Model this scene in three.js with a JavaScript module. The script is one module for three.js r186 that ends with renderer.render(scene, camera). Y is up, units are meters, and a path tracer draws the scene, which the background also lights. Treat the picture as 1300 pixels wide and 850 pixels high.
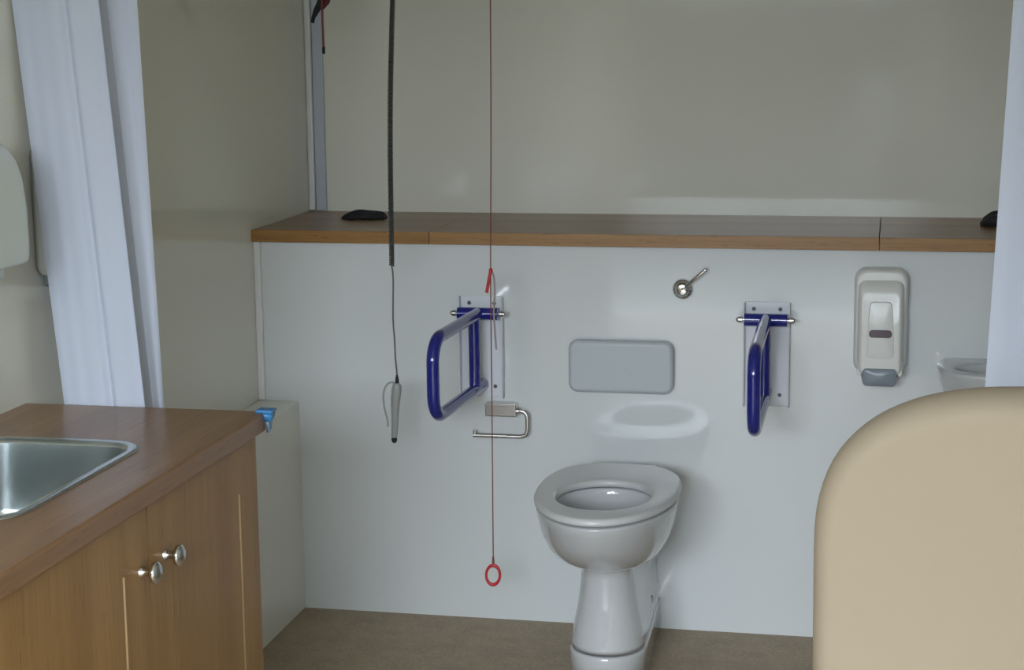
import * as THREE from 'three';
import { RoundedBoxGeometry } from 'three/addons/geometries/RoundedBoxGeometry.js';
import { mergeGeometries } from 'three/addons/utils/BufferGeometryUtils.js';
import { RectAreaLightUniformsLib } from 'three/addons/lights/RectAreaLightUniformsLib.js';

// ---------------------------------------------------------------- camera, sky, light, exposure
const scene = new THREE.Scene();
const renderer = new THREE.WebGLRenderer({ antialias: true });
renderer.toneMapping = THREE.LinearToneMapping;
renderer.toneMappingExposure = 1.1;
renderer.shadowMap.enabled = true;
RectAreaLightUniformsLib.init();

// world: x right, y up, +z towards the camera; the white service panel behind the toilet is z = 0
const camera = new THREE.PerspectiveCamera(2 * Math.atan(425 / 2268.25) * 180 / Math.PI, 1300 / 850, 0.05, 200);
camera.position.set(0, 1.6448, 4.7378);
camera.up.set(-0.02431, 0.98562, -0.16722);
camera.lookAt(-0.20583, 1.6448 - 0.16862, 4.7378 - 0.96395);

// pale overcast sky, seen only through the open doorway behind the camera
scene.background = new THREE.Color().setRGB(1.6, 1.8, 2.05);
const DOOR = { x0: -1.58, x1: 0.12, top: 2.16, z: 5.4 };
// the bright band of overcast sky above the tree line, seen from inside through the open doorway
const skyBand = new THREE.RectAreaLight(new THREE.Color().setRGB(0.90, 1.0, 1.12), 26, 11, 3.4);
skyBand.name = 'sky_band_daylight';
skyBand.position.set(-1.5, 3.75, 9.6);
skyBand.lookAt(-0.7, 1.2, 3.0);
scene.add(skyBand);

// ---------------------------------------------------------------- helpers
let seed = 7;
const rnd = () => { seed = (seed * 1664525 + 1013904223) >>> 0; return seed / 4294967296; };
const V = (x, y, z) => new THREE.Vector3(x, y, z);
const taken = {};
function numbered(name) {
  const n = taken[name] = (taken[name] ?? -1) + 1;
  return n ? `${name}_${String(n).padStart(3, '0')}` : name;
}
const shadows = (o) => { o.castShadow = true; o.receiveShadow = true; return o; };
function obj(name, geo, mat, parent) {
  const g = Array.isArray(geo) ? (geo.length > 1 ? mergeGeometries(geo.map((q) => q.index ? q.toNonIndexed() : q)) : geo[0]) : geo;
  const m = shadows(new THREE.Mesh(g, mat));
  m.name = parent ? name : numbered(name);
  (parent ?? scene).add(m);
  return m;
}
function tag(o, label, category, group) { Object.assign(o.userData, { label, category }, group ? { group } : {}); return o; }
function struct(name, geo, mat, parent) { const m = obj(name, geo, mat, parent); if (!parent) { m.name = name; m.userData.kind = 'structure'; } return m; }
function thing(name, label, category, pos = [0, 0, 0], group) {
  const o = new THREE.Group(); o.name = numbered(name); o.position.set(...pos); scene.add(o);
  return tag(o, label, category, group);
}
// uv in metres, laid by the way each face points; v runs along the grain axis
function metreUV(g, grain = 'y') {
  if (g.index) g = g.toNonIndexed();
  g.computeBoundingBox();
  const p = g.attributes.position, uv = new Float32Array(p.count * 2), a = V(), b = V(), c = V(), n = V();
  const order = { x: ['x', 'z', 'y'], y: ['y', 'x', 'z'], z: ['z', 'x', 'y'] }[grain];
  for (let i = 0; i < p.count; i += 3) {
    a.fromBufferAttribute(p, i); b.fromBufferAttribute(p, i + 1); c.fromBufferAttribute(p, i + 2);
    n.copy(b).sub(a).cross(c.clone().sub(a));
    const q = { x: Math.abs(n.x), y: Math.abs(n.y), z: Math.abs(n.z) };
    const dom = q.x > q.y && q.x > q.z ? 'x' : q.y > q.z ? 'y' : 'z';
    const vAx = dom === grain ? order[1] : grain, uAx = ['x', 'y', 'z'].find((k) => k !== dom && k !== vAx);
    [a, b, c].forEach((w, k) => { uv[(i + k) * 2] = w[uAx]; uv[(i + k) * 2 + 1] = w[vAx]; });
  }
  g.setAttribute('uv', new THREE.BufferAttribute(uv, 2));
  return g;
}
const box = (x0, x1, y0, y1, z0, z1, grain) => metreUV(new THREE.BoxGeometry(x1 - x0, y1 - y0, z1 - z0).translate((x0 + x1) / 2, (y0 + y1) / 2, (z0 + z1) / 2), grain);
const rbox = (x0, x1, y0, y1, z0, z1, r = 0.004, grain, seg = 3) => metreUV(new RoundedBoxGeometry(x1 - x0, y1 - y0, z1 - z0, seg, r).translate((x0 + x1) / 2, (y0 + y1) / 2, (z0 + z1) / 2), grain);
function tube(points, r, seg = 60, rad = 12, closed = false) {
  const curve = new THREE.CatmullRomCurve3(points, closed, 'centripetal');
  const g = [new THREE.TubeGeometry(curve, seg, r, rad, closed)];
  if (!closed) for (const [t, s] of [[0, -1], [1, 1]]) {
    const d = curve.getTangentAt(t).multiplyScalar(s), c = new THREE.CircleGeometry(r, rad);
    c.applyQuaternion(new THREE.Quaternion().setFromUnitVectors(V(0, 0, 1), d)).translate(...curve.getPointAt(t).toArray());
    g.push(c);
  }
  return mergeGeometries(g.map((q) => q.toNonIndexed()));
}
function rod(a, b, r, rad = 20) {
  const d = b.clone().sub(a), g = new THREE.CylinderGeometry(r, r, d.length(), rad);
  g.applyQuaternion(new THREE.Quaternion().setFromUnitVectors(V(0, 1, 0), d.clone().normalize()));
  return g.translate(...a.clone().add(b).multiplyScalar(0.5).toArray()).toNonIndexed();
}
const lathe = (pts, seg = 32) => new THREE.LatheGeometry(pts.map(([x, y]) => new THREE.Vector2(x, y)), seg);
// rings: arrays of equally many points; skins them one to the next
function loft(rings, capStart = false, capEnd = false, wrap = false) {
  const n = rings[0].length, pos = [], idx = [];
  for (const r of rings) for (const q of r) pos.push(q.x, q.y, q.z);
  const m = rings.length, last = wrap ? m : m - 1;
  for (let i = 0; i < last; i++) for (let j = 0; j < n; j++) {
    const a = i * n + j, b = i * n + (j + 1) % n, c = ((i + 1) % m) * n + j, d = ((i + 1) % m) * n + (j + 1) % n;
    idx.push(a, c, b, b, c, d);
  }
  const cap = (i, flip) => {
    const c = V(0, 0, 0); rings[i].forEach((q) => c.add(q)); c.multiplyScalar(1 / n);
    const k = pos.length / 3; pos.push(c.x, c.y, c.z);
    for (let j = 0; j < n; j++) { const a = i * n + j, b = i * n + (j + 1) % n; flip ? idx.push(k, b, a) : idx.push(k, a, b); }
  };
  if (capStart) cap(0, false);
  if (capEnd) cap(m - 1, true);
  const g = new THREE.BufferGeometry();
  g.setAttribute('position', new THREE.Float32BufferAttribute(pos, 3));
  g.setIndex(idx); g.computeVertexNormals();
  g.setAttribute('uv', new THREE.Float32BufferAttribute(new Float32Array(pos.length / 3 * 2), 2));
  return g;
}
function roundedShape(w, h, r) {
  const s = new THREE.Shape(), x = w / 2, y = h / 2;
  s.moveTo(-x + r, -y); s.lineTo(x - r, -y); s.absarc(x - r, -y + r, r, -Math.PI / 2, 0);
  s.lineTo(x, y - r); s.absarc(x - r, y - r, r, 0, Math.PI / 2);
  s.lineTo(-x + r, y); s.absarc(-x + r, y - r, r, Math.PI / 2, Math.PI);
  s.lineTo(-x, -y + r); s.absarc(-x + r, -y + r, r, Math.PI, 1.5 * Math.PI);
  return s;
}

// ---------------------------------------------------------------- procedural textures
function noiseGrid(n) { const a = new Float32Array(n * n); for (let i = 0; i < a.length; i++) a[i] = rnd(); return a; }
const NG = noiseGrid(128);
function vnoise(x, y, px = 128, py = 128) {   // periodic value noise
  const xi = Math.floor(x), yi = Math.floor(y), fx = x - xi, fy = y - yi, s = (t) => t * t * (3 - 2 * t);
  const at = (i, j) => NG[(((i % px) + px) % px) + 128 * (((j % py) + py) % py)];
  const a = at(xi, yi), b = at(xi + 1, yi), c = at(xi, yi + 1), d = at(xi + 1, yi + 1), u = s(fx), v = s(fy);
  return a + (b - a) * u + (c - a) * v + (a - b - c + d) * u * v;
}
function dataTex(n, fn, srgb, repeat) {
  const d = new Uint8Array(n * n * 4);
  for (let j = 0; j < n; j++) for (let i = 0; i < n; i++) {
    const c = fn(i / n, j / n);
    for (let k = 0; k < 3; k++) d[(j * n + i) * 4 + k] = Math.max(0, Math.min(255, c[k]));
    d[(j * n + i) * 4 + 3] = 255;
  }
  const t = new THREE.DataTexture(d, n, n);
  t.wrapS = t.wrapT = THREE.RepeatWrapping; t.magFilter = THREE.LinearFilter; t.minFilter = THREE.LinearMipmapLinearFilter; t.generateMipmaps = true;
  if (srgb) t.colorSpace = THREE.SRGBColorSpace;
  t.repeat.set(repeat, repeat); t.needsUpdate = true;
  return t;
}
function woodTex(base, dark, repeat, strength = 1) {
  return dataTex(512, (u, v) => {
    const wob = vnoise(u * 4, v * 2, 4, 2) * 0.06;
    const broad = vnoise((u + wob) * 16, v * 1, 16, 1), fine = vnoise(u * 128, v * 4, 128, 4), pore = vnoise(u * 128 + 0.5, v * 16, 128, 16);
    let t = strength * (0.45 * broad + 0.3 * fine + (pore > 0.8 ? 0.25 : 0));
    return base.map((b, k) => b + (dark[k] - b) * t);
  }, true, repeat);
}
const speckTex = dataTex(512, (u, v) => {
  const a = vnoise(u * 128, v * 128), b = vnoise(u * 64 + 9, v * 64, 64, 64), c = vnoise(u * 8, v * 8, 8, 8);
  const k = 1 + 0.14 * (a - 0.5) + 0.10 * (b - 0.5) + 0.07 * (c - 0.5);
  return [163 * k, 145 * k, 120 * k];
}, true, 3);
const weaveBump = dataTex(256, (u, v) => {
  const h = 128 + 60 * Math.sin(u * Math.PI * 128) * Math.sin(v * Math.PI * 128) + 30 * (vnoise(u * 32, v * 32, 32, 32) - 0.5);
  return [h, h, h];
}, false, 4);
const grainBump = dataTex(256, (u, v) => { const h = 255 * (0.6 * vnoise(u * 64, v * 64, 64, 64) + 0.4 * vnoise(u * 128, v * 128)); return [h, h, h]; }, false, 4);
const brushed = dataTex(256, (u, v) => { const h = 130 + 70 * (vnoise(u * 128, v * 3, 128, 3) - 0.5); return [h, h, h]; }, false, 6);

// ---------------------------------------------------------------- materials
const std = (rgb, roughness, extra = {}) => new THREE.MeshPhysicalMaterial({ color: new THREE.Color().setRGB(...rgb), roughness, ...extra });
const M = {
  cream: std([0.755, 0.745, 0.65], 0.08),
  panel: std([0.675, 0.70, 0.695], 0.07),
  boxing: std([0.78, 0.775, 0.70], 0.3),
  trimWhite: std([0.72, 0.72, 0.70], 0.35),
  trunking: std([0.50, 0.54, 0.60], 0.4),
  ceiling: std([0.82, 0.82, 0.80], 0.5),
  floor: std([1, 1, 1], 0.55, { map: speckTex }),
  oakEdge: std([1, 1, 1], 0.38, { map: woodTex([172, 130, 72], [126, 86, 38], 2.2) }),
  oakTop: std([1, 1, 1], 0.33, { map: woodTex([160, 128, 92], [122, 92, 60], 1.6) }),
  counter: std([1, 1, 1], 0.3, { map: woodTex([152, 118, 84], [116, 84, 54], 1.6) }),
  cabinet: std([1, 1, 1], 0.38, { map: woodTex([160, 124, 76], [130, 96, 52], 1.6) }),
  paleWood: std([0.62, 0.45, 0.25], 0.4),
  ceramic: std([0.54, 0.55, 0.555], 0.08, { clearcoat: 0.6, clearcoatRoughness: 0.05 }),
  seat: std([0.60, 0.605, 0.60], 0.26),
  plastic: std([0.72, 0.72, 0.68], 0.3),
  plasticGreen: std([0.70, 0.76, 0.72], 0.22),
  greyPlastic: std([0.22, 0.26, 0.29], 0.3),
  smoked: std([0.12, 0.085, 0.11], 0.15),
  plate: std([0.70, 0.72, 0.76], 0.3),
  blue: std([0.012, 0.018, 0.20], 0.14, { clearcoat: 0.5, clearcoatRoughness: 0.08 }),
  steel: std([0.62, 0.60, 0.57], 0.28, { metalness: 1, bumpMap: brushed, bumpScale: 0.0003 }),
  sink: std([0.56, 0.60, 0.595], 0.26, { metalness: 1, bumpMap: brushed, bumpScale: 0.0002 }),
  chrome: std([0.82, 0.83, 0.84], 0.05, { metalness: 1 }),
  nickel: std([0.68, 0.69, 0.70], 0.16, { metalness: 1 }),
  screw: std([0.10, 0.10, 0.11], 0.5, { metalness: 0.4 }),
  pad: std([0.49, 0.53, 0.555], 0.42, { bumpMap: grainBump, bumpScale: 0.0002 }),
  cable: std([0.055, 0.06, 0.052], 0.4),
  wire: std([0.10, 0.10, 0.085], 0.5),
  handset: std([0.30, 0.31, 0.295], 0.4),
  black: std([0.012, 0.012, 0.015], 0.75),
  red: std([0.50, 0.02, 0.025], 0.35),
  lining: std([0.10, 0.018, 0.012], 0.8),
  redCord: std([0.20, 0.055, 0.045], 0.7),
  paleCord: std([0.34, 0.28, 0.27], 0.7),
  curtain: std([0.59, 0.635, 0.74], 0.9, { side: THREE.DoubleSide, bumpMap: weaveBump, bumpScale: 0.0002, transmission: 0.12, thickness: 0 }),
  vinyl: std([0.292, 0.240, 0.170], 0.78, { bumpMap: grainBump, bumpScale: 0.0002 }),
  shell: std([0.05, 0.05, 0.05], 0.5),
  blueClip: std([0.05, 0.22, 0.48], 0.25),
  blueGrey: std([0.13, 0.20, 0.27], 0.3),
  water: std([0.85, 0.92, 0.92], 0.02, { transmission: 1, thickness: 0.05, ior: 1.33 }),
  grass: std([0.07, 0.12, 0.035], 0.95),
  tarmac: std([0.22, 0.22, 0.21], 0.9),
  leaf: std([0.045, 0.085, 0.025], 0.9),
  bark: std([0.10, 0.075, 0.05], 0.95),
  white: std([0.75, 0.75, 0.73], 0.5),
};

// ---------------------------------------------------------------- the room
const XL = -1.75, XR = 0.64, ZB = -0.51, ZR = DOOR.z, H = 2.3, T = 0.06;
struct('floor', box(XL - T, XR + T, -T, 0, ZB - T, ZR + T), M.floor);
struct('ceiling', box(XL - T, XR + T, H, H + T, ZB - T, ZR + T), M.ceiling);
struct('wall_left', box(XL - T, XL, 0, H, ZB - T, ZR + T), M.cream);
struct('wall_right', box(XR, XR + T, 0, H, ZB - T, ZR + T), M.cream);
struct('wall_back', box(XL, XR, 0, H, ZB - T, ZB), M.cream);
struct('wall_service_panel', box(XL, XR, 0, 1.066, -0.02, 0), M.panel);
// rear wall with the open doorway
struct('wall_rear', [box(XL, DOOR.x0, 0, H, ZR, ZR + T), box(DOOR.x1, XR, 0, H, ZR, ZR + T), box(DOOR.x0, DOOR.x1, DOOR.top, H, ZR, ZR + T)], M.cream);
struct('trim_1', rbox(XL, XL + 0.02, 1.102, H, ZB, ZB + 0.02, 0.006), M.trimWhite);
struct('trim_2', rbox(XL, XL + 0.02, 0.612, 1.066, 0, 0.012, 0.004), M.trimWhite);
// boxing along the foot of the left wall
struct('trim_3', [rbox(XL, -1.632, 0, 0.61, 0, 1.4, 0.003)], M.boxing);

tag(obj('cable_trunking', rbox(-1.729, -1.696, 1.103, H, ZB, ZB + 0.012, 0.003), M.trunking), 'pale blue-grey plastic cable trunking up the wall corner above the shelf', 'trunking');

// ---------------------------------------------------------------- shelf in three lengths on top of the service panel
{
  const s = thing('shelf', 'oak-look deep shelf in three lengths on top of the white panel', 'shelf', [0, 1.066, 0]);
  for (const [a, b] of [[XL, -1.2385], [-1.2365, -0.0285], [-0.0265, XR]]) {
    const board = obj('board', rbox(a, b, 0.0, 0.034, ZB, 0.0205, 0.002, 'x'), M.oakTop, s);
    obj('edging', rbox(a, b, 0.0, 0.034, 0.0206, 0.022, 0.0006, 'x'), M.oakEdge, board);
  }
}

// ---------------------------------------------------------------- toilet
{
  const t = thing('toilet', 'white ceramic toilet with open grey-white seat against the white panel', 'toilet', [-0.683, 0, 0]);
  const outline = (y, w, zf, wb, zb, zc = 0.40) => {
    const r = [], S = 14, F = 36, B = 8;
    for (let i = 0; i < F; i++) { const f = -Math.PI / 2 + Math.PI * i / F; r.push(V(w * Math.sin(f), y, zc + (zf - zc) * Math.cos(f))); }
    for (let i = 0; i < S; i++) { const k = i / S, e = k * k * (3 - 2 * k); r.push(V(w + (wb - w) * e, y, zc + (zb - zc) * k)); }
    for (let i = 0; i < B; i++) r.push(V(wb - 2 * wb * i / B, y, zb));
    for (let i = 0; i < S; i++) { const k = 1 - i / S, e = k * k * (3 - 2 * k); r.push(V(-(w + (wb - w) * e), y, zc + (zb - zc) * k)); }
    return r;
  };
  const n = outline(0, 1, 1, 1, 0).length;
  const inner = (y, a, b, zc) => outline(y, a, zc + b, a * 0.9, zc - b, zc).map((q, i, arr) => {
    // ellipse with the point order of the outline
    const ang = Math.atan2(q.x / a, (q.z - zc) / b); return V(a * Math.sin(ang), y, zc + b * Math.cos(ang));
  });
  const rows = [[0.090, 0.094, 0.500, 0.080], [0.105, 0.0945, 0.500, 0.080], [0.14, 0.089, 0.492, 0.077], [0.19, 0.078, 0.478, 0.074], [0.24, 0.071, 0.474, 0.072], [0.28, 0.067, 0.474, 0.072], [0.304, 0.066, 0.476, 0.072],
    [0.309, 0.078, 0.492, 0.074, 0.02], [0.316, 0.096, 0.518, 0.078, 0.04], [0.327, 0.115, 0.550, 0.082, 0.06], [0.345, 0.134, 0.588, 0.088, 0.075], [0.374, 0.152, 0.630, 0.094, 0.085], [0.41, 0.166, 0.663, 0.1, 0.09], [0.45, 0.174, 0.686, 0.105, 0.09], [0.468, 0.1765, 0.693, 0.106, 0.09], [0.477, 0.175, 0.691, 0.105, 0.092]];
  const rings = rows.map(([y, w, zf, wb, zb = 0.004]) => outline(y, w, zf, wb, zb));
  for (const [y, a, b, zc] of [[0.4775, 0.140, 0.172, 0.478], [0.474, 0.130, 0.160, 0.475], [0.455, 0.128, 0.157, 0.472], [0.40, 0.120, 0.145, 0.466], [0.355, 0.098, 0.116, 0.448], [0.325, 0.068, 0.08, 0.415], [0.295, 0.04, 0.045, 0.39], [0.27, 0.02, 0.02, 0.385]]) rings.push(inner(y, a, b, zc));
  obj('pan', loft(rings.map((r) => [...r].reverse()), true, true), M.ceramic, t);
  const pl = [[0, 0.098], [0.075, 0.098], [0.084, 0.0965], [0.0885, 0.092]].map(([y, w]) => outline(y, w, 0.505 - (0.098 - w), 0.084, 0.004).reverse());
  obj('plinth', loft(pl, true, true), M.ceramic, t);
  // seat: a flat ring with a rounded section
  const seatRows = [];
  const out = (d, y) => outline(y, 1, 1, 1, -1, 0).map((q) => {   // egg: elliptical front, fuller back
      const an = Math.atan2(q.x, q.z), c = Math.cos(an), e = c < 0 ? 0.72 : 1, f = (v) => Math.sign(v) * Math.pow(Math.abs(v), e);
      return V((0.181 - d) * f(Math.sin(an)), y, 0.40 + (c > 0 ? 0.306 - d : 0.262 - d) * f(c));
    }), ins = (d, y) => inner(y, 0.116 + d, 0.143 + d, 0.467);
  for (const [d, y] of [[0.006, 0.4815], [0.001, 0.485], [0, 0.491], [0.003, 0.498], [0.010, 0.5025]]) seatRows.push(out(d, y));
  for (const [d, y] of [[0.012, 0.502], [0.004, 0.4985], [0, 0.492], [0.002, 0.484], [0.006, 0.4815]]) seatRows.push(ins(d, y));
  obj('seat', loft(seatRows.map((r) => [...r].reverse()), false, false, true), M.seat, t);
  for (const s of [-1, 1]) obj('hinge', rbox(s * 0.075 - 0.014, s * 0.075 + 0.014, 0.477, 0.494, 0.112, 0.142, 0.006), M.seat, t);
  obj('water', new THREE.CylinderGeometry(0.05, 0.032, 0.018, 32).translate(0, 0.302, 0.396), M.water, t);
  for (const s of [-1, 1]) obj('fixing_bolt', rod(V(s * 0.071, 0.135, 0.16), V(s * 0.083, 0.135, 0.16), 0.011), M.greyPlastic, t);
}

// ---------------------------------------------------------------- hinged support rails
function supportRail(x, label, turn, droop) {
  const t = thing('support_rail', label, 'grab rail', [x, 0.782, 0], 'hinged rails beside the toilet');
  const pl = obj('wall_plate', [rbox(-0.0615, 0.0615, -0.141, 0.141, 0, 0.006, 0.002), rbox(-0.0615, -0.0575, -0.141, 0.141, 0, 0.03, 0.0015), rbox(0.0575, 0.0615, -0.141, 0.141, 0, 0.03, 0.0015)], M.plate, t);
  for (const [sx, sy] of [[-0.035, 0.122], [0.035, 0.122], [0.036, -0.11]]) obj('screw', new THREE.CylinderGeometry(0.0045, 0.0055, 0.004, 14).rotateX(Math.PI / 2).translate(sx, sy, 0.008), M.screw, pl);
  const py = 0.1, pz = 0.052;
  const pv = obj('pivot_tube', rod(V(-0.056, py, pz), V(0.056, py, pz), 0.017, 24), M.blue, t);
  obj('pivot_bolt', rod(V(-0.07, py, pz), V(0.07, py, pz), 0.004, 12), M.nickel, t);
  for (const s of [-1, 1]) obj('nut', [new THREE.CylinderGeometry(0.0095, 0.0095, 0.009, 6).rotateZ(Math.PI / 2).translate(s * 0.066, py, pz).toNonIndexed(), new THREE.SphereGeometry(0.0075, 12, 8).translate(s * 0.0715, py, pz).toNonIndexed()], M.nickel, t);
  const fr = new THREE.Group(); fr.name = 'rail_frame'; fr.position.set(0, py, pz); fr.rotation.set(droop, turn, 0, 'YXZ'); t.add(fr);
  const L = 0.405, D = 0.203, R = 0.062, path = new THREE.CurvePath();
  path.add(new THREE.LineCurve3(V(0, 0, 0), V(0, 0, L - R)));
  const arc = (cy, a0, a1) => { const pts = []; for (let i = 0; i <= 12; i++) { const a = a0 + (a1 - a0) * i / 12; pts.push(V(0, cy + R * Math.sin(a), L - R + R * Math.cos(a))); } return pts; };
  const pts = [V(0, 0, 0.0), V(0, 0, 0.1), V(0, 0, 0.2), V(0, 0, 0.3), ...arc(-R, Math.PI / 2, 0), ...arc(-D + R, 0, -Math.PI / 2), V(0, -D, 0.3), V(0, -D, 0.2), V(0, -D, 0.1), V(0, -D, -0.03)];
  obj('loop_tube', tube(pts, 0.0165, 120, 18), M.blue, fr);
  obj('strut', rod(V(0, 0, 0.04), V(0, -D, 0.04), 0.0155), M.blue, fr);
  return t;
}
supportRail(-1.095, 'blue hinged support rail on white plate, above the toilet roll holder', -0.06, 0.015);
supportRail(-0.316, 'blue hinged support rail on white plate, between flush lever and soap dispenser', 0.0, 0.05);

// ---------------------------------------------------------------- back pad, flush lever, roll holder
{
  const p = thing('back_pad', 'grey-white rounded rectangular back pad on the white panel above the toilet', 'pad', [-0.706, 0.74, 0]);
  const g = new THREE.ExtrudeGeometry(roundedShape(0.262, 0.120, 0.014), { depth: 0.012, bevelEnabled: true, bevelThickness: 0.012, bevelSize: 0.012, bevelSegments: 6, curveSegments: 8 });
  obj('cushion', g.translate(0, 0, 0.013), M.pad, p);
  obj('backing', new THREE.ExtrudeGeometry(roundedShape(0.27, 0.128, 0.02), { depth: 0.003, bevelEnabled: false }), M.greyPlastic, p);
  const f = thing('flush_lever', 'round chrome flush lever with handle pointing up to the right', 'flush lever', [-0.541, 0.953, 0]);
  obj('rosette', lathe([[0, 0.022], [0.012, 0.0215], [0.0165, 0.019], [0.018, 0.015], [0.021, 0.0135], [0.026, 0.010], [0.0285, 0.005], [0.029, 0]], 40).rotateX(Math.PI / 2), M.chrome, f);
  obj('handle', tube([V(0.006, 0.006, 0.016), V(0.022, 0.020, 0.022), V(0.042, 0.038, 0.028), V(0.062, 0.055, 0.03)], 0.0056, 24, 14), M.chrome, f);
  obj('handle_tip', new THREE.SphereGeometry(0.0066, 16, 12).translate(0.062, 0.055, 0.03), M.chrome, f);
  const r = thing('toilet_roll_holder', 'brushed steel toilet roll holder without a roll, below a blue rail', 'roll holder', [-1.0375, 0.6115, 0]);
  obj('mounting_block', rbox(-0.045, 0.042, -0.0185, 0.0185, 0, 0.036, 0.003, 'x'), M.steel, r);
  obj('collar', rod(V(0.042, -0.002, 0.03), V(0.05, -0.002, 0.03), 0.010), M.steel, r);
  obj('arm', tube([V(0.045, -0.002, 0.03), V(0.055, -0.002, 0.03), V(0.066, -0.006, 0.03), V(0.0725, -0.018, 0.03), V(0.0725, -0.035, 0.03), V(0.0725, -0.055, 0.03), V(0.067, -0.068, 0.03), V(0.055, -0.0735, 0.03), V(0.03, -0.074, 0.03), V(0, -0.074, 0.03), V(-0.04, -0.074, 0.03), V(-0.08, -0.074, 0.03)], 0.0062, 80, 14), M.steel, r);
  obj('end_stop', rod(V(-0.0755, -0.074, 0.03), V(-0.0755, -0.060, 0.03), 0.0058), M.steel, r);
}

// ---------------------------------------------------------------- soap dispensers
function soapDispenser(label, pos, turn) {
  const t = thing('soap_dispenser', label, 'soap dispenser', pos);
  t.rotation.y = turn;
  const prof = (w, h, r, z, y0 = 0) => roundedShape(w, h, r).getSpacedPoints(72).slice(0, 72).map((q) => V(q.x, q.y + y0, z));
  // back housing, rounded at the top
  const h1 = [[0.136, 0.278, 0.03, 0], [0.139, 0.281, 0.032, 0.012], [0.137, 0.279, 0.032, 0.030], [0.130, 0.270, 0.03, 0.045], [0.118, 0.252, 0.026, 0.052]].map(([w, h, r, z]) => prof(w, h, r, z, 0.011));
  obj('housing', loft(h1, true, true), M.plastic, t);
  // front cover, sloping back at the top
  const cover = [[0.120, 0.250, 0.02, 0.045, 0], [0.116, 0.246, 0.02, 0.066, -0.002], [0.110, 0.236, 0.018, 0.080, -0.006], [0.102, 0.222, 0.016, 0.088, -0.012], [0.09, 0.205, 0.014, 0.0905, -0.016]].map(([w, h, r, z, y]) => prof(w, h, r, z, y));
  for (const ring of cover) for (const q of ring) if (q.y > 0.02) q.z -= (q.y - 0.02) * 0.16 * Math.min(1, (q.z - 0.04) / 0.03);
  const c = obj('front_cover', loft(cover, true, true), M.plastic, t);
  obj('raised_panel', loft([[0.072, 0.15, 0.012, 0.086], [0.066, 0.144, 0.012, 0.0935]].map(([w, h, r, z]) => prof(w, h, r, z, -0.005)).map((ring) => ring.map((q) => { const k = 1 - 0.22 * Math.max(0, q.y + 0.02) / 0.09; return V(q.x * k, q.y, q.y > 0.02 ? q.z - (q.y - 0.02) * 0.14 : q.z); })), true, true), M.plastic, c);
  obj('sight_window', new THREE.ExtrudeGeometry(roundedShape(0.056, 0.018, 0.008), { depth: 0.003, bevelEnabled: true, bevelSize: 0.001, bevelThickness: 0.001, bevelSegments: 2 }).translate(0, -0.013, 0.0925), M.smoked, c);
  const lever = [[0.086, 0.05, 0.006, 0.004, -0.128], [0.094, 0.05, 0.008, 0.07, -0.128], [0.090, 0.048, 0.01, 0.088, -0.128], [0.082, 0.042, 0.01, 0.096, -0.128]].map(([w, h, r, z, y]) => prof(w, h, r, z, y).map((q) => V(q.x * (q.y < y ? 1 - 0.10 * (y - q.y) / 0.025 : 1), q.y, q.z)));
  obj('push_lever', loft(lever, true, true), M.greyPlastic, t);
  for (const s of [-1, 1]) obj('cheek', rbox(s * 0.052 - 0.006, s * 0.052 + 0.006, -0.128, -0.085, 0.03, 0.078, 0.004), M.plastic, t);
  return t;
}
soapDispenser('white soap dispenser with grey push lever on the white panel near the basin', [-0.019, 0.872, 0], 0);
soapDispenser('white soap dispenser mostly hidden between the large dispenser and the gathered curtain', [XL, 1.272, 1.245], Math.PI / 2);
{
  // paper towel dispenser on the left wall over the sink
  const t = thing('towel_dispenser', 'large greenish-white rounded dispenser on the wall above the sink', 'dispenser', [XL, 1.315, 1.70]);
  const sil = (w) => { // section in x (out from wall) and y
    const s = []; const P = [[0, -0.11], [0.055, -0.11], [0.105, -0.108], [0.114, -0.10], [0.116, -0.07], [0.115, 0], [0.109, 0.055], [0.098, 0.09], [0.078, 0.117], [0.05, 0.132], [0.0, 0.136]];
    const c = new THREE.CatmullRomCurve3(P.map(([x, y]) => V(x, y, 0)), false, 'catmullrom', 0.25);
    for (let i = 0; i < 60; i++) { const q = c.getPoint(i / 59); s.push(V(q.x, q.y, w)); }
    return s;
  };
  const rings = [[-0.15, 0.93], [-0.146, 0.97], [-0.138, 0.995], [-0.12, 1], [0, 1], [0.12, 1], [0.138, 0.995], [0.146, 0.97], [0.15, 0.93]].map(([z, k]) => sil(z).map((q) => V(q.x * k, q.y * (0.5 + 0.5 * k) , q.z)));
  obj('cover', loft(rings.map((r) => r.reverse()), true, true), M.plasticGreen, t);
  obj('outlet_lip', loft([[-0.10, 0.9], [-0.094, 1], [0.094, 1], [0.10, 0.9]].map(([z, k]) => [V(0.05, -0.105, z), V(0.085, -0.105, z), V(0.082 * k + 0.0, -0.132, z), V(0.070, -0.138, z), V(0.058, -0.125, z)].reverse()), true, true), M.plasticGreen, t);
}

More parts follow.
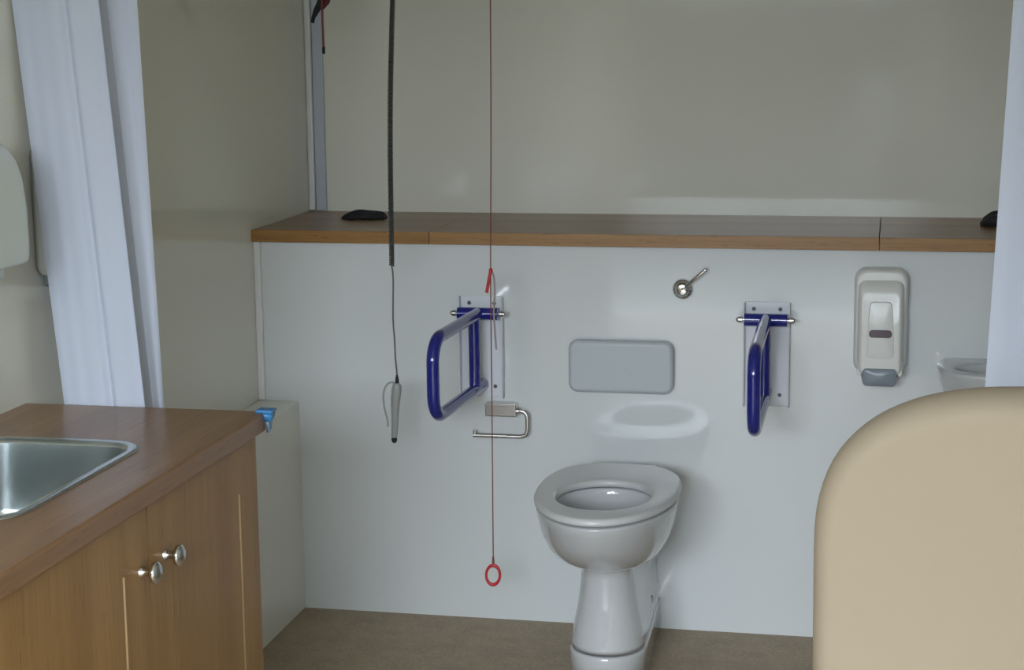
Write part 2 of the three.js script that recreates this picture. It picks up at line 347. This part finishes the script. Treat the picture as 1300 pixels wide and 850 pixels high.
// ---------------------------------------------------------------- wash basin on the service panel
{
  const t = thing('wash_basin', 'small white ceramic wash basin on the white panel, half behind the curtain', 'basin', [0.305, 0.785, 0]);
  const out = (k, y, d = 0, zk = 1) => { // faceted-round outline
    const P = [[-0.150, 0], [-0.172, 0.035], [-0.180, 0.085], [-0.165, 0.165], [-0.11, 0.225], [0, 0.245], [0.11, 0.225], [0.165, 0.165], [0.180, 0.085], [0.172, 0.035], [0.150, 0]];
    const c = new THREE.CatmullRomCurve3(P.map(([x, z]) => V(x, 0, z)), false, 'catmullrom', 0.4), r = [];
    for (let i = 0; i < 56; i++) { const q = c.getPoint(i / 55); r.push(V((q.x - Math.sign(q.x) * Math.min(d, Math.abs(q.x))) * k, y, 0.001 + Math.max(0, q.z - d) * zk)); }
    for (let i = 1; i < 12; i++) r.push(V((0.15 - 0.3 * i / 12 ) * k, y, 0.001));
    return r;
  };
  const bowl = (a, b, y, zc) => { const r = out(1, y); return r.map((q) => { const g = Math.atan2(q.x / a, (q.z - zc) / b); return V(a * Math.sin(g), y, zc + b * Math.cos(g)); }); };
  const rings = [out(0.5, -0.17, 0, 0.5), out(0.72, -0.14, 0, 0.68), out(0.88, -0.09, 0, 0.85), out(0.97, -0.04, 0, 0.96), out(1, -0.012), out(1, -0.004), out(1, 0, 0.006), bowl(0.142, 0.083, -0.001, 0.137), bowl(0.136, 0.077, -0.007, 0.137), bowl(0.125, 0.07, -0.04, 0.135), bowl(0.095, 0.055, -0.085, 0.132), bowl(0.03, 0.02, -0.10, 0.13)];
  obj('bowl', loft(rings, true, true), M.ceramic, t);
  obj('waste', lathe([[0, 0.002], [0.017, 0.002], [0.02, 0]], 24).translate(0, -0.099, 0.13), M.chrome, t);
}

// ---------------------------------------------------------------- ceiling hoist, coiled cable and handset
const CX = -1.255, CZ = 0.3;
{
  const tr = thing('hoist_track', 'white aluminium ceiling track for the hoist', 'track', [0, H, CZ]);
  obj('rail', [rbox(XL, XR, -0.02, 0, -0.035, 0.035, 0.003), rbox(XL, XR, -0.06, -0.02, -0.035, -0.028, 0.002), rbox(XL, XR, -0.06, -0.02, 0.028, 0.035, 0.002)], M.trimWhite, tr);
  const c = thing('coiled_cable', 'dark coiled hoist cable hanging down in front of the shelf', 'cable', [0, 0, 0]);
  const top = V(-1.232, H - 0.06, CZ), bot = V(-1.2675, 1.043, CZ), turns = 205, pts = [];
  const N = turns * 8;
  const hp = [];
  for (let i = 0; i <= N; i++) {
    const k = i / N, a = k * turns * 2 * Math.PI, q = top.clone().lerp(bot, k);
    q.x += 0.004 * Math.sin(k * 7);
    hp.push(V(q.x + 0.0054 * Math.cos(a), q.y, q.z + 0.0054 * Math.sin(a)));
  }
  const curve = new THREE.CurvePath(); void curve; void pts;
  class Poly extends THREE.Curve { getPoint(t, o = V()) { const f = Math.min(t, 0.999999) * N, i = Math.floor(f); return o.copy(hp[i]).lerp(hp[i + 1], f - i); } getPointAt(t, o) { return this.getPoint(t, o); } getTangentAt(t, o) { return this.getTangent(t, o); } }
  obj('coil', new THREE.TubeGeometry(new Poly(), N, 0.0024, 5, false), M.cable, c);
  obj('lead', tube([V(-1.2665, 1.05, CZ), V(-1.263, 1.03, CZ), V(-1.262, 1.0, CZ), V(-1.2635, 0.95, CZ), V(-1.2645, 0.90, CZ), V(-1.262, 0.85, CZ), V(-1.2605, 0.80, CZ), V(-1.2575, 0.76, CZ), V(-1.2575, 0.733, CZ)], 0.0022, 80, 8), M.wire, c);
  // handset with its hook
  const h = thing('hoist_handset', 'slim grey hoist handset with a thin hook, hanging from the coiled cable', 'handset', [-1.262, 0.733, CZ]);
  const body = [[0.0, 0.006, 0.004], [-0.004, 0.011, 0.004], [-0.016, 0.0135, 0.003], [-0.04, 0.013, 0.0], [-0.06, 0.0115, -0.002], [-0.085, 0.0098, -0.003], [-0.115, 0.009, -0.004], [-0.140, 0.0085, -0.006], [-0.147, 0.0075, -0.0065]].map(([y, w, x]) => { const r = []; for (let i = 0; i < 20; i++) { const a = i / 20 * Math.PI * 2; r.push(V(x + w * Math.cos(a), y, w * 0.75 * Math.sin(a))); } return r; });
  obj('body', loft(body, true, true), M.handset, h);
  obj('end_cap', new THREE.SphereGeometry(0.0078, 16, 12).scale(1, 1.3, 0.8).translate(-0.0068, -0.152, 0), M.black, h);
  obj('hook', tube([V(0.006, -0.006, 0), V(-0.006, 0.001, 0), V(-0.018, -0.001, 0), V(-0.028, -0.012, 0), V(-0.0335, -0.03, 0), V(-0.0335, -0.055, 0), V(-0.029, -0.08, 0), V(-0.024, -0.10, 0), V(-0.0235, -0.118, 0)], 0.0024, 50, 8), M.handset, h);
  obj('cable_boot', lathe([[0.0024, 0.022], [0.0045, 0.012], [0.0055, 0], [0, -0.002]], 14).translate(0.0045, 0, 0), M.black, h);
}
// sling strap and thin cord in the corner
{
  const z = -0.05, s = thing('sling_strap', 'black sling strap with red lining hanging in the wall corner', 'strap', [0.064, 0, z]);
  const strip = (path, w, th) => { const rings = path.map(([x, y, ww], i) => { const a = path[Math.max(0, i - 1)], b = path[Math.min(path.length - 1, i + 1)], dx = b[0] - a[0], dy = b[1] - a[1], l = Math.hypot(dx, dy), nx = -dy / l * ww / 2, ny = dx / l * ww / 2; return [V(x - nx, y - ny, -th), V(x + nx, y + ny, -th), V(x + nx, y + ny, th), V(x - nx, y - ny, th)]; }); return loft(rings, true, true); };
  obj('webbing', strip([[-1.640, 1.668, 0.008], [-1.637, 1.682, 0.010], [-1.627, 1.702, 0.016], [-1.612, 1.726, 0.022], [-1.60, 1.76, 0.026], [-1.592, 1.82, 0.03], [-1.59, 1.95, 0.03], [-1.59, H, 0.03]], 0, 0.003), M.black, s);
  obj('lining', strip([[-1.612, 1.706, 0.010], [-1.600, 1.724, 0.020], [-1.588, 1.76, 0.022], [-1.578, 1.85, 0.02]], 0, 0.0036), M.lining, s);
  const c = thing('pull_cord', 'short brown-red pull cord with black tip in the wall corner', 'cord', [-1.600 + 0.058, 0, z + 0.012]);
  obj('string', tube([V(0, 1.60, 0), V(-0.001, 1.7, 0), V(0.004, 1.9, 0), V(0.004, H, 0)], 0.0032, 20, 8), M.redCord, c);
  obj('tip', rod(V(0, 1.583, 0), V(0, 1.602, 0), 0.0042, 12), M.black, c);
}

// ---------------------------------------------------------------- emergency cord
{
  const z = 0.3, t = thing('emergency_cord', 'thin red emergency pull cord with red ring near the floor and red toggle', 'pull cord', [-1.002, 0, z]);
  obj('cord', tube([V(0.012, H, 0), V(0.006, 1.4, 0), V(0.0, 1.03, 0), V(-0.001, 0.7, 0), V(-0.003, 0.255, 0)], 0.0016, 40, 6), M.redCord, t);
  const tg = obj('toggle', tube([V(0.0015, 1.037, 0.003), V(-0.003, 1.015, 0.004), V(-0.010, 0.978, 0.004)], 0.0042, 12, 10), M.red, t);
  obj('knot', new THREE.SphereGeometry(0.0055, 12, 10).scale(1, 1.3, 1).translate(0.001, 1.035, 0.002), M.red, t);
  obj('loose_end', tube([V(0.002, 1.036, 0), V(0.009, 1.02, 0.004), V(0.011, 0.98, 0.004), V(0.008, 0.93, 0.004), V(0.010, 0.88, 0.003), V(0.013, 0.83, 0.003)], 0.0026, 30, 8), M.paleCord, t);
  obj('ring', new THREE.TorusGeometry(1, 0.19, 14, 40).scale(0.0185, 0.0265, 0.018).rotateZ(-0.08).translate(-0.004, 0.2235, 0), M.red, t);
  obj('ring_knot', lathe([[0, 0.024], [0.0025, 0.022], [0.0035, 0.006], [0.002, 0], [0, 0]], 12).translate(-0.003, 0.252, 0), M.redCord, t);
}

// ---------------------------------------------------------------- black straps lying on the shelf
function foldedStrap(label, x, z, len, h) {
  const t = thing('folded_strap', label, 'strap', [x, 1.100, z]);
  const rings = [];
  for (let i = 0; i <= 40; i++) {
    const k = i / 40, e = Math.pow(Math.sin(Math.PI * (0.02 + 0.96 * k)), 0.45), r = [];
    for (let j = 0; j < 28; j++) {
      const a = j / 28 * Math.PI * 2, c = Math.cos(a), s = Math.sin(a);
      const bump = 1 + 0.28 * (vnoise(k * 7 + 3, j * 0.35 + x * 9) - 0.5);
      r.push(V((k - 0.5) * len, Math.max(0.0005, h * 0.5 * e * (1 + Math.sign(s) * Math.pow(Math.abs(s), 0.6) * bump) * (0.85 + 0.2 * Math.sin(k * 9))), 0.045 * e * Math.sign(c) * Math.pow(Math.abs(c), 0.7) * bump));
    }
    rings.push(r);
  }
  obj('webbing', loft(rings, true, true), M.black, t);
  for (const zz of [-0.012, 0.012]) obj('loop', tube([V(-len * 0.42, h * 0.5, zz), V(-len * 0.2, h * 1.0, zz), V(len * 0.1, h * 0.98, zz + 0.006), V(len * 0.4, h * 0.72, zz), V(len * 0.46, h * 0.3, zz)], h * 0.13, 30, 8), M.black, t);
}
foldedStrap('black folded strap lying on the oak shelf near the wall corner', -1.515, -0.30, 0.135, 0.022);
foldedStrap('black folded strap on the oak shelf beside the curtain', 0.30, -0.30, 0.12, 0.035);

// ---------------------------------------------------------------- sink cabinet, worktop and sink
const CT = 0.89, CF = -1.2243, C0 = 1.39, C1 = 3.30;
{
  const cab = thing('sink_cabinet', 'oak-look sink cabinet with framed doors and round metal knobs', 'cabinet', [0, 0, 0]);
  const xf = -1.243;
  obj('body', [rbox(XL + 0.001, xf - 0.019, 0.1, CT - 0.041, C0 + 0.015, C0 + 0.033, 0.001), rbox(XL + 0.001, xf - 0.019, 0.1, CT - 0.041, C1 - 0.018, C1, 0.001), rbox(XL + 0.001, xf - 0.019, 0.1, 0.118, C0 + 0.033, C1 - 0.018, 0.001), rbox(xf - 0.037, xf - 0.019, CT - 0.1, CT - 0.041, C0 + 0.033, C1 - 0.018, 0.001), rbox(XL + 0.001, XL + 0.008, 0.118, CT - 0.041, C0 + 0.033, C1 - 0.018, 0.001)], M.cabinet, cab);
  obj('kickboard', box(XL + 0.05, xf - 0.06, 0, 0.1, C0 + 0.03, C1), M.cabinet, cab);
  const doors = [[C0 + 0.016, 1.949, 1], [1.953, 2.52, -1], [2.524, C1 - 0.005, 0]];
  doors.forEach(([a, b, side]) => {
    const g1 = a + 0.098, g2 = b - 0.102, top = CT - 0.048, ya = 0.215, yb = 0.747, w = 0.0085;
    const d = obj('door', [
      box(xf - 0.018, xf - 0.005, 0.112, top, a, b),                                  // slab behind the routed face
      box(xf - 0.005, xf, yb, top, a, b), box(xf - 0.005, xf, 0.112, ya, a, b),
      box(xf - 0.005, xf, ya, yb, a, g1), box(xf - 0.005, xf, ya, yb, g1 + w, g2), box(xf - 0.005, xf, ya, yb, g2 + 0.003, b)], M.cabinet, cab);
    obj('groove', loft([ya, yb].map((y) => [V(xf - 0.0049, y, g1), V(xf - 0.0002, y, g1), V(xf - 0.0049, y, g1 + w)]), true, true), M.paleWood, d);
    if (side) {
      const zk = side > 0 ? 1.880 : 1.984;
      obj('knob', lathe([[0.0105, 0], [0.0098, 0.003], [0.0075, 0.007], [0.0075, 0.014], [0.011, 0.019], [0.018, 0.022], [0.0200, 0.0265], [0.0185, 0.031], [0.011, 0.0355], [0, 0.037]], 28).rotateZ(-Math.PI / 2).translate(xf, 0.735, zk), M.nickel, d);
    }
  });
  // worktop with a cut-out for the sink
  const w = thing('worktop', 'wood-effect laminate worktop with rounded front edge around the sink', 'worktop', [0, CT - 0.04, 0]);
  const S = { x0: -1.665, x1: -1.362, z0: 1.715, z1: 2.235, r: 0.055 };
  const sh = new THREE.Shape();
  sh.moveTo(XL + 0.001, C0); sh.lineTo(CF - 0.012, C0); sh.quadraticCurveTo(CF - 0.006, C0, CF - 0.006, C0 + 0.008); sh.lineTo(CF - 0.006, C1); sh.lineTo(XL + 0.001, C1); sh.closePath();
  const hw = S.x1 - S.x0, hh = S.z1 - S.z0, hole = new THREE.Path(roundedShape(hw + 0.02, hh + 0.02, S.r + 0.01).getPoints(10).map((q) => new THREE.Vector2(q.x + (S.x0 + S.x1) / 2, q.y + (S.z0 + S.z1) / 2)));
  sh.holes.push(hole);
  let g = new THREE.ExtrudeGeometry(sh, { depth: 0.028, bevelEnabled: true, bevelThickness: 0.006, bevelSize: 0.006, bevelSegments: 4, curveSegments: 12 });
  g.rotateX(Math.PI / 2).translate(0, 0.034, 0);      // shape y becomes world z
  obj('top', metreUV(g, 'z'), M.counter, w);
  // inset bowl: lip, walls, floor
  const k = thing('sink_bowl', 'stainless steel sink bowl with rolled rim set into the worktop', 'sink', [(S.x0 + S.x1) / 2, CT, (S.z0 + S.z1) / 2]);
  const ring = (dw, r, y) => roundedShape(hw + dw, hh + dw, r).getSpacedPoints(96).slice(0, 96).map((q) => V(q.x, y, q.y));
  const lip = [[0.044, 0.075, 0.0005], [0.043, 0.075, 0.003], [0.034, 0.072, 0.0045], [0.014, 0.063, 0.0038], [0.002, 0.056, 0.001], [-0.004, 0.052, -0.004]].map((a) => ring(...a));
  obj('rim', loft(lip), M.sink, k);
  const wall = [[-0.004, 0.052, -0.004], [-0.006, 0.051, -0.02], [-0.008, 0.05, -0.08], [-0.011, 0.05, -0.13], [-0.025, 0.046, -0.150], [-0.06, 0.036, -0.159], [-0.2, 0.02, -0.162]].map((a) => ring(...a));
  obj('basin', loft(wall, false, true), M.sink, k);
  obj('waste', lathe([[0, 0.003], [0.02, 0.002], [0.033, 0.004], [0.038, 0.001]], 28).translate(-0.02, -0.161, 0.05), M.chrome, k);
  // blue clip on the corner of the worktop
  const c = thing('corner_clip', 'small bright blue plastic clip on the corner of the worktop', 'clip', [CF, CT, C0 + 0.003]);
  obj('cap', rbox(-0.017, 0.019, 0, 0.006, -0.016, 0.016, 0.0025), M.blueClip, c);
  const body = [[0.0, -0.008, 0.017, 0.012], [-0.010, -0.005, 0.015, 0.011], [-0.018, 0.0, 0.012, 0.009]].map(([y, a, b, d]) => [V(a, y, -d), V(b, y, -d), V(b, y, d), V(a, y, d)]);
  obj('jaw', loft(body, true, true), M.blueClip, c);
  const tip = [[-0.018, 0.0005, 0.0115, 0.0085], [-0.034, 0.003, 0.010, 0.006], [-0.042, 0.0015, 0.0065, 0.003]].map(([y, a, b, d]) => [V(a, y, -d), V(b, y, -d), V(b, y, d), V(a, y, d)]);
  obj('tail', loft(tip, true, true), M.blueGrey, c);
}

// ---------------------------------------------------------------- curtains
function curtain(label, plan, y0, y1) {
  // plan(k, v) gives [x, z] along the width k at height fraction v (0 bottom, 1 top)
  const U = 220, W = 50, pos = [], idx = [], uv = [];
  for (let j = 0; j <= W; j++) for (let i = 0; i <= U; i++) {
    const k = i / U, v = j / W, [x, z] = plan(k, v);
    pos.push(x, y0 + (y1 - y0) * v, z); uv.push(k * 1.2, v * (y1 - y0));
  }
  for (let j = 0; j < W; j++) for (let i = 0; i < U; i++) { const a = j * (U + 1) + i, b = a + 1, c = a + U + 1, d = c + 1; idx.push(a, b, c, b, d, c); }
  const g = new THREE.BufferGeometry();
  g.setAttribute('position', new THREE.Float32BufferAttribute(pos, 3)); g.setAttribute('uv', new THREE.Float32BufferAttribute(uv, 2));
  g.setIndex(idx); g.computeVertexNormals();
  return tag(obj('curtain', g, M.curtain), label, 'curtain');
}
const lerp = (a, b, t) => a + (b - a) * t, sm = (t) => { t = Math.max(0, Math.min(1, t)); return t * t * (3 - 2 * t); };
// gathered left curtain: a bright front fold, then a set-back fold towards the toilet
curtain('white fabric curtain gathered beyond the end of the worktop', (k, v) => {
  const y = 0.25 + (H - 0.05 - 0.25) * v, f = (y - 0.87) / (1.71 - 0.87);          // 0 at the worktop line, 1 at the top of the view
  const xl = lerp(-1.674, -1.742, f), xm = lerp(-1.496, -1.556, f), xr = lerp(-1.500, -1.519, f);
  const soft = 0.002 * Math.sin(k * 17 + v * 2.5) + 0.0006 * Math.sin(k * 57 + 1 - v * 3);
  if (k < 0.56) { const t = k / 0.56; return [lerp(xl, xm, t), 1.365 + soft + 0.016 * Math.sin(t * Math.PI * 1.15) - 0.010 * Math.exp(-Math.pow((t - 0.62) / 0.05, 2))]; }
  if (k < 0.70) { const t = sm((k - 0.56) / 0.14); return [lerp(xm, xm - 0.02, Math.sin(t * Math.PI / 2)), 1.365 - 0.085 * t + soft * (1 - t)]; }
  const t = (k - 0.70) / 0.30; return [lerp(xm - 0.02, xr, t), 1.28 + 0.002 * Math.sin(t * 9 + v) - 0.02 * t];
}, 0.25, H - 0.05);
curtain('white fabric curtain hanging between the cream chair and the wash basin', (k, v) => {
  const y = 0.25 + (H - 0.05 - 0.25) * v, f = (y - 0.97) / (1.69 - 0.97);
  const x0 = lerp(0.180, 0.207, f);
  return [lerp(x0, XR - 0.01, k), 1.34 + 0.03 * Math.sin(k * 17 + 0.9) * (0.15 + 0.85 * sm(k * 2.4)) + 0.002 * Math.sin(k * 41 + v)];
}, 0.25, H - 0.05);
tag(obj('curtain_rail', rbox(XL, XR, H - 0.03, H, 1.31, 1.36, 0.004), M.trimWhite), 'white curtain rail fixed across the ceiling', 'rail');

// ---------------------------------------------------------------- padded chair in the foreground
{
  const t = thing('treatment_chair', 'cream vinyl padded chair with high rounded backrest', 'chair', [0.196, 0, 2.42]);
  const shape = (d, m = 1) => { // backrest outline, d inset, m shrink towards the middle
    const W = 0.286 - d, top = 1.197 - d, bot = 0.56 + d, r = [];
    const N = 40;
    r.push(V(-W + 0.03, bot, 0));
    for (let i = 0; i <= 8; i++) r.push(V(-W - 0.004 * (1 - i / 8) * 0, lerp(bot + 0.03, 0.96, i / 8), 0));
    for (let i = 1; i <= N; i++) { const a = Math.PI - (Math.PI * i) / (N + 1), c = Math.cos(a), s = Math.sin(a); r.push(V(W * Math.sign(c) * Math.pow(Math.abs(c), 0.76), 0.96 + (top - 0.96) * Math.pow(s, 0.76), 0)); }
    for (let i = 0; i <= 8; i++) r.push(V(W, lerp(0.96, bot + 0.03, i / 8), 0));
    r.push(V(W - 0.03, bot, 0));
    return r.map((q) => V(q.x * m, 0.87 + (q.y - 0.87) * m, 0));
  };
  const rings = [];
  for (let i = 0; i <= 14; i++) { const a = -Math.PI / 2 + Math.PI * i / 14; rings.push(shape(0.034 * (1 - Math.pow(Math.cos(a), 0.8))).map((q) => V(q.x, q.y, 0.042 * Math.sin(a)))); }
  // gently crowned front and back faces
  for (const s of [1, -1]) { const add = []; for (const [d, z] of [[0.9, 0.0455], [0.75, 0.049], [0.5, 0.052], [0.2, 0.0535]]) add.push(shape(0.034, d).map((q) => V(q.x, q.y, s * z))); s > 0 ? rings.push(...add) : rings.unshift(...add.reverse()); }
  const lean = 0.16;   // reclined: the top leans away from the seat, towards the camera
  for (const r of rings) for (const q of r) { const y = q.y - 0.56, z = q.z; q.y = 0.56 + y * Math.cos(lean) - z * Math.sin(lean); q.z = z * Math.cos(lean) + y * Math.sin(lean) - 0.085; }
  obj('backrest', loft(rings, true, true), M.vinyl, t);
  obj('seat', metreUV(new RoundedBoxGeometry(0.56, 0.11, 0.56, 5, 0.045).translate(0, 0.47, -0.27)), M.vinyl, t);
  obj('frame', [rbox(-0.22, 0.22, 0.37, 0.415, -0.5, 0.03, 0.008), rbox(-0.03, 0.03, 0.40, 0.62, -0.028, 0.028, 0.006), rod(V(0, 0.06, -0.25), V(0, 0.38, -0.25), 0.045)], M.shell, t);
  obj('base', lathe([[0, 0.06], [0.08, 0.055], [0.26, 0.02], [0.27, 0.008], [0.27, 0]], 40).translate(0, 0, -0.25), M.shell, t);
}

// ---------------------------------------------------------------- outside the doorway, mirrored faintly in the glossy wall
struct('ground', box(-30, 30, -0.40, -0.36, ZR + T, 45), M.tarmac);
struct('door_sill', box(DOOR.x0, DOOR.x1, -T - 0.3, 0, ZR + T, ZR + T + 0.25), M.white);
function blob(rx, ry, rz, s) {
  const g = new THREE.IcosahedronGeometry(1, 5), p = g.attributes.position, q = V();
  for (let i = 0; i < p.count; i++) { q.fromBufferAttribute(p, i); const n = vnoise(q.x * 3 + s, q.y * 3 + q.z * 2.3 + s) + 0.6 * vnoise(q.x * 8 + s, q.z * 8 + q.y * 6); q.multiplyScalar(0.72 + 0.35 * n); p.setXYZ(i, q.x * rx, q.y * ry, q.z * rz); }
  g.computeVertexNormals(); return g;
}
[[-5.4, 14, 1.7, 3.4], [-1.9, 15.5, 1.6, 3.0], [1.3, 13.2, 1.5, 3.6], [4.6, 14.5, 1.6, 3.2]].forEach(([x, z, r, h], i) => {
  const t = thing('garden_tree', 'dark green leafy tree standing outside the open doorway', 'tree', [x, -0.36, z], 'trees outside the doorway');
  obj('trunk', new THREE.CylinderGeometry(0.12, 0.18, 1.4, 14).translate(0, 0.7, 0), M.bark, t);
  obj('crown', [blob(r, h * 0.45, r * 0.8, i * 5 + 1).translate(0, h * 0.52, 0), blob(r * 0.7, h * 0.3, r * 0.6, i * 5 + 3).translate(r * 0.3, h * 0.85, 0.2)], M.leaf, t);
});

renderer.render(scene, camera);
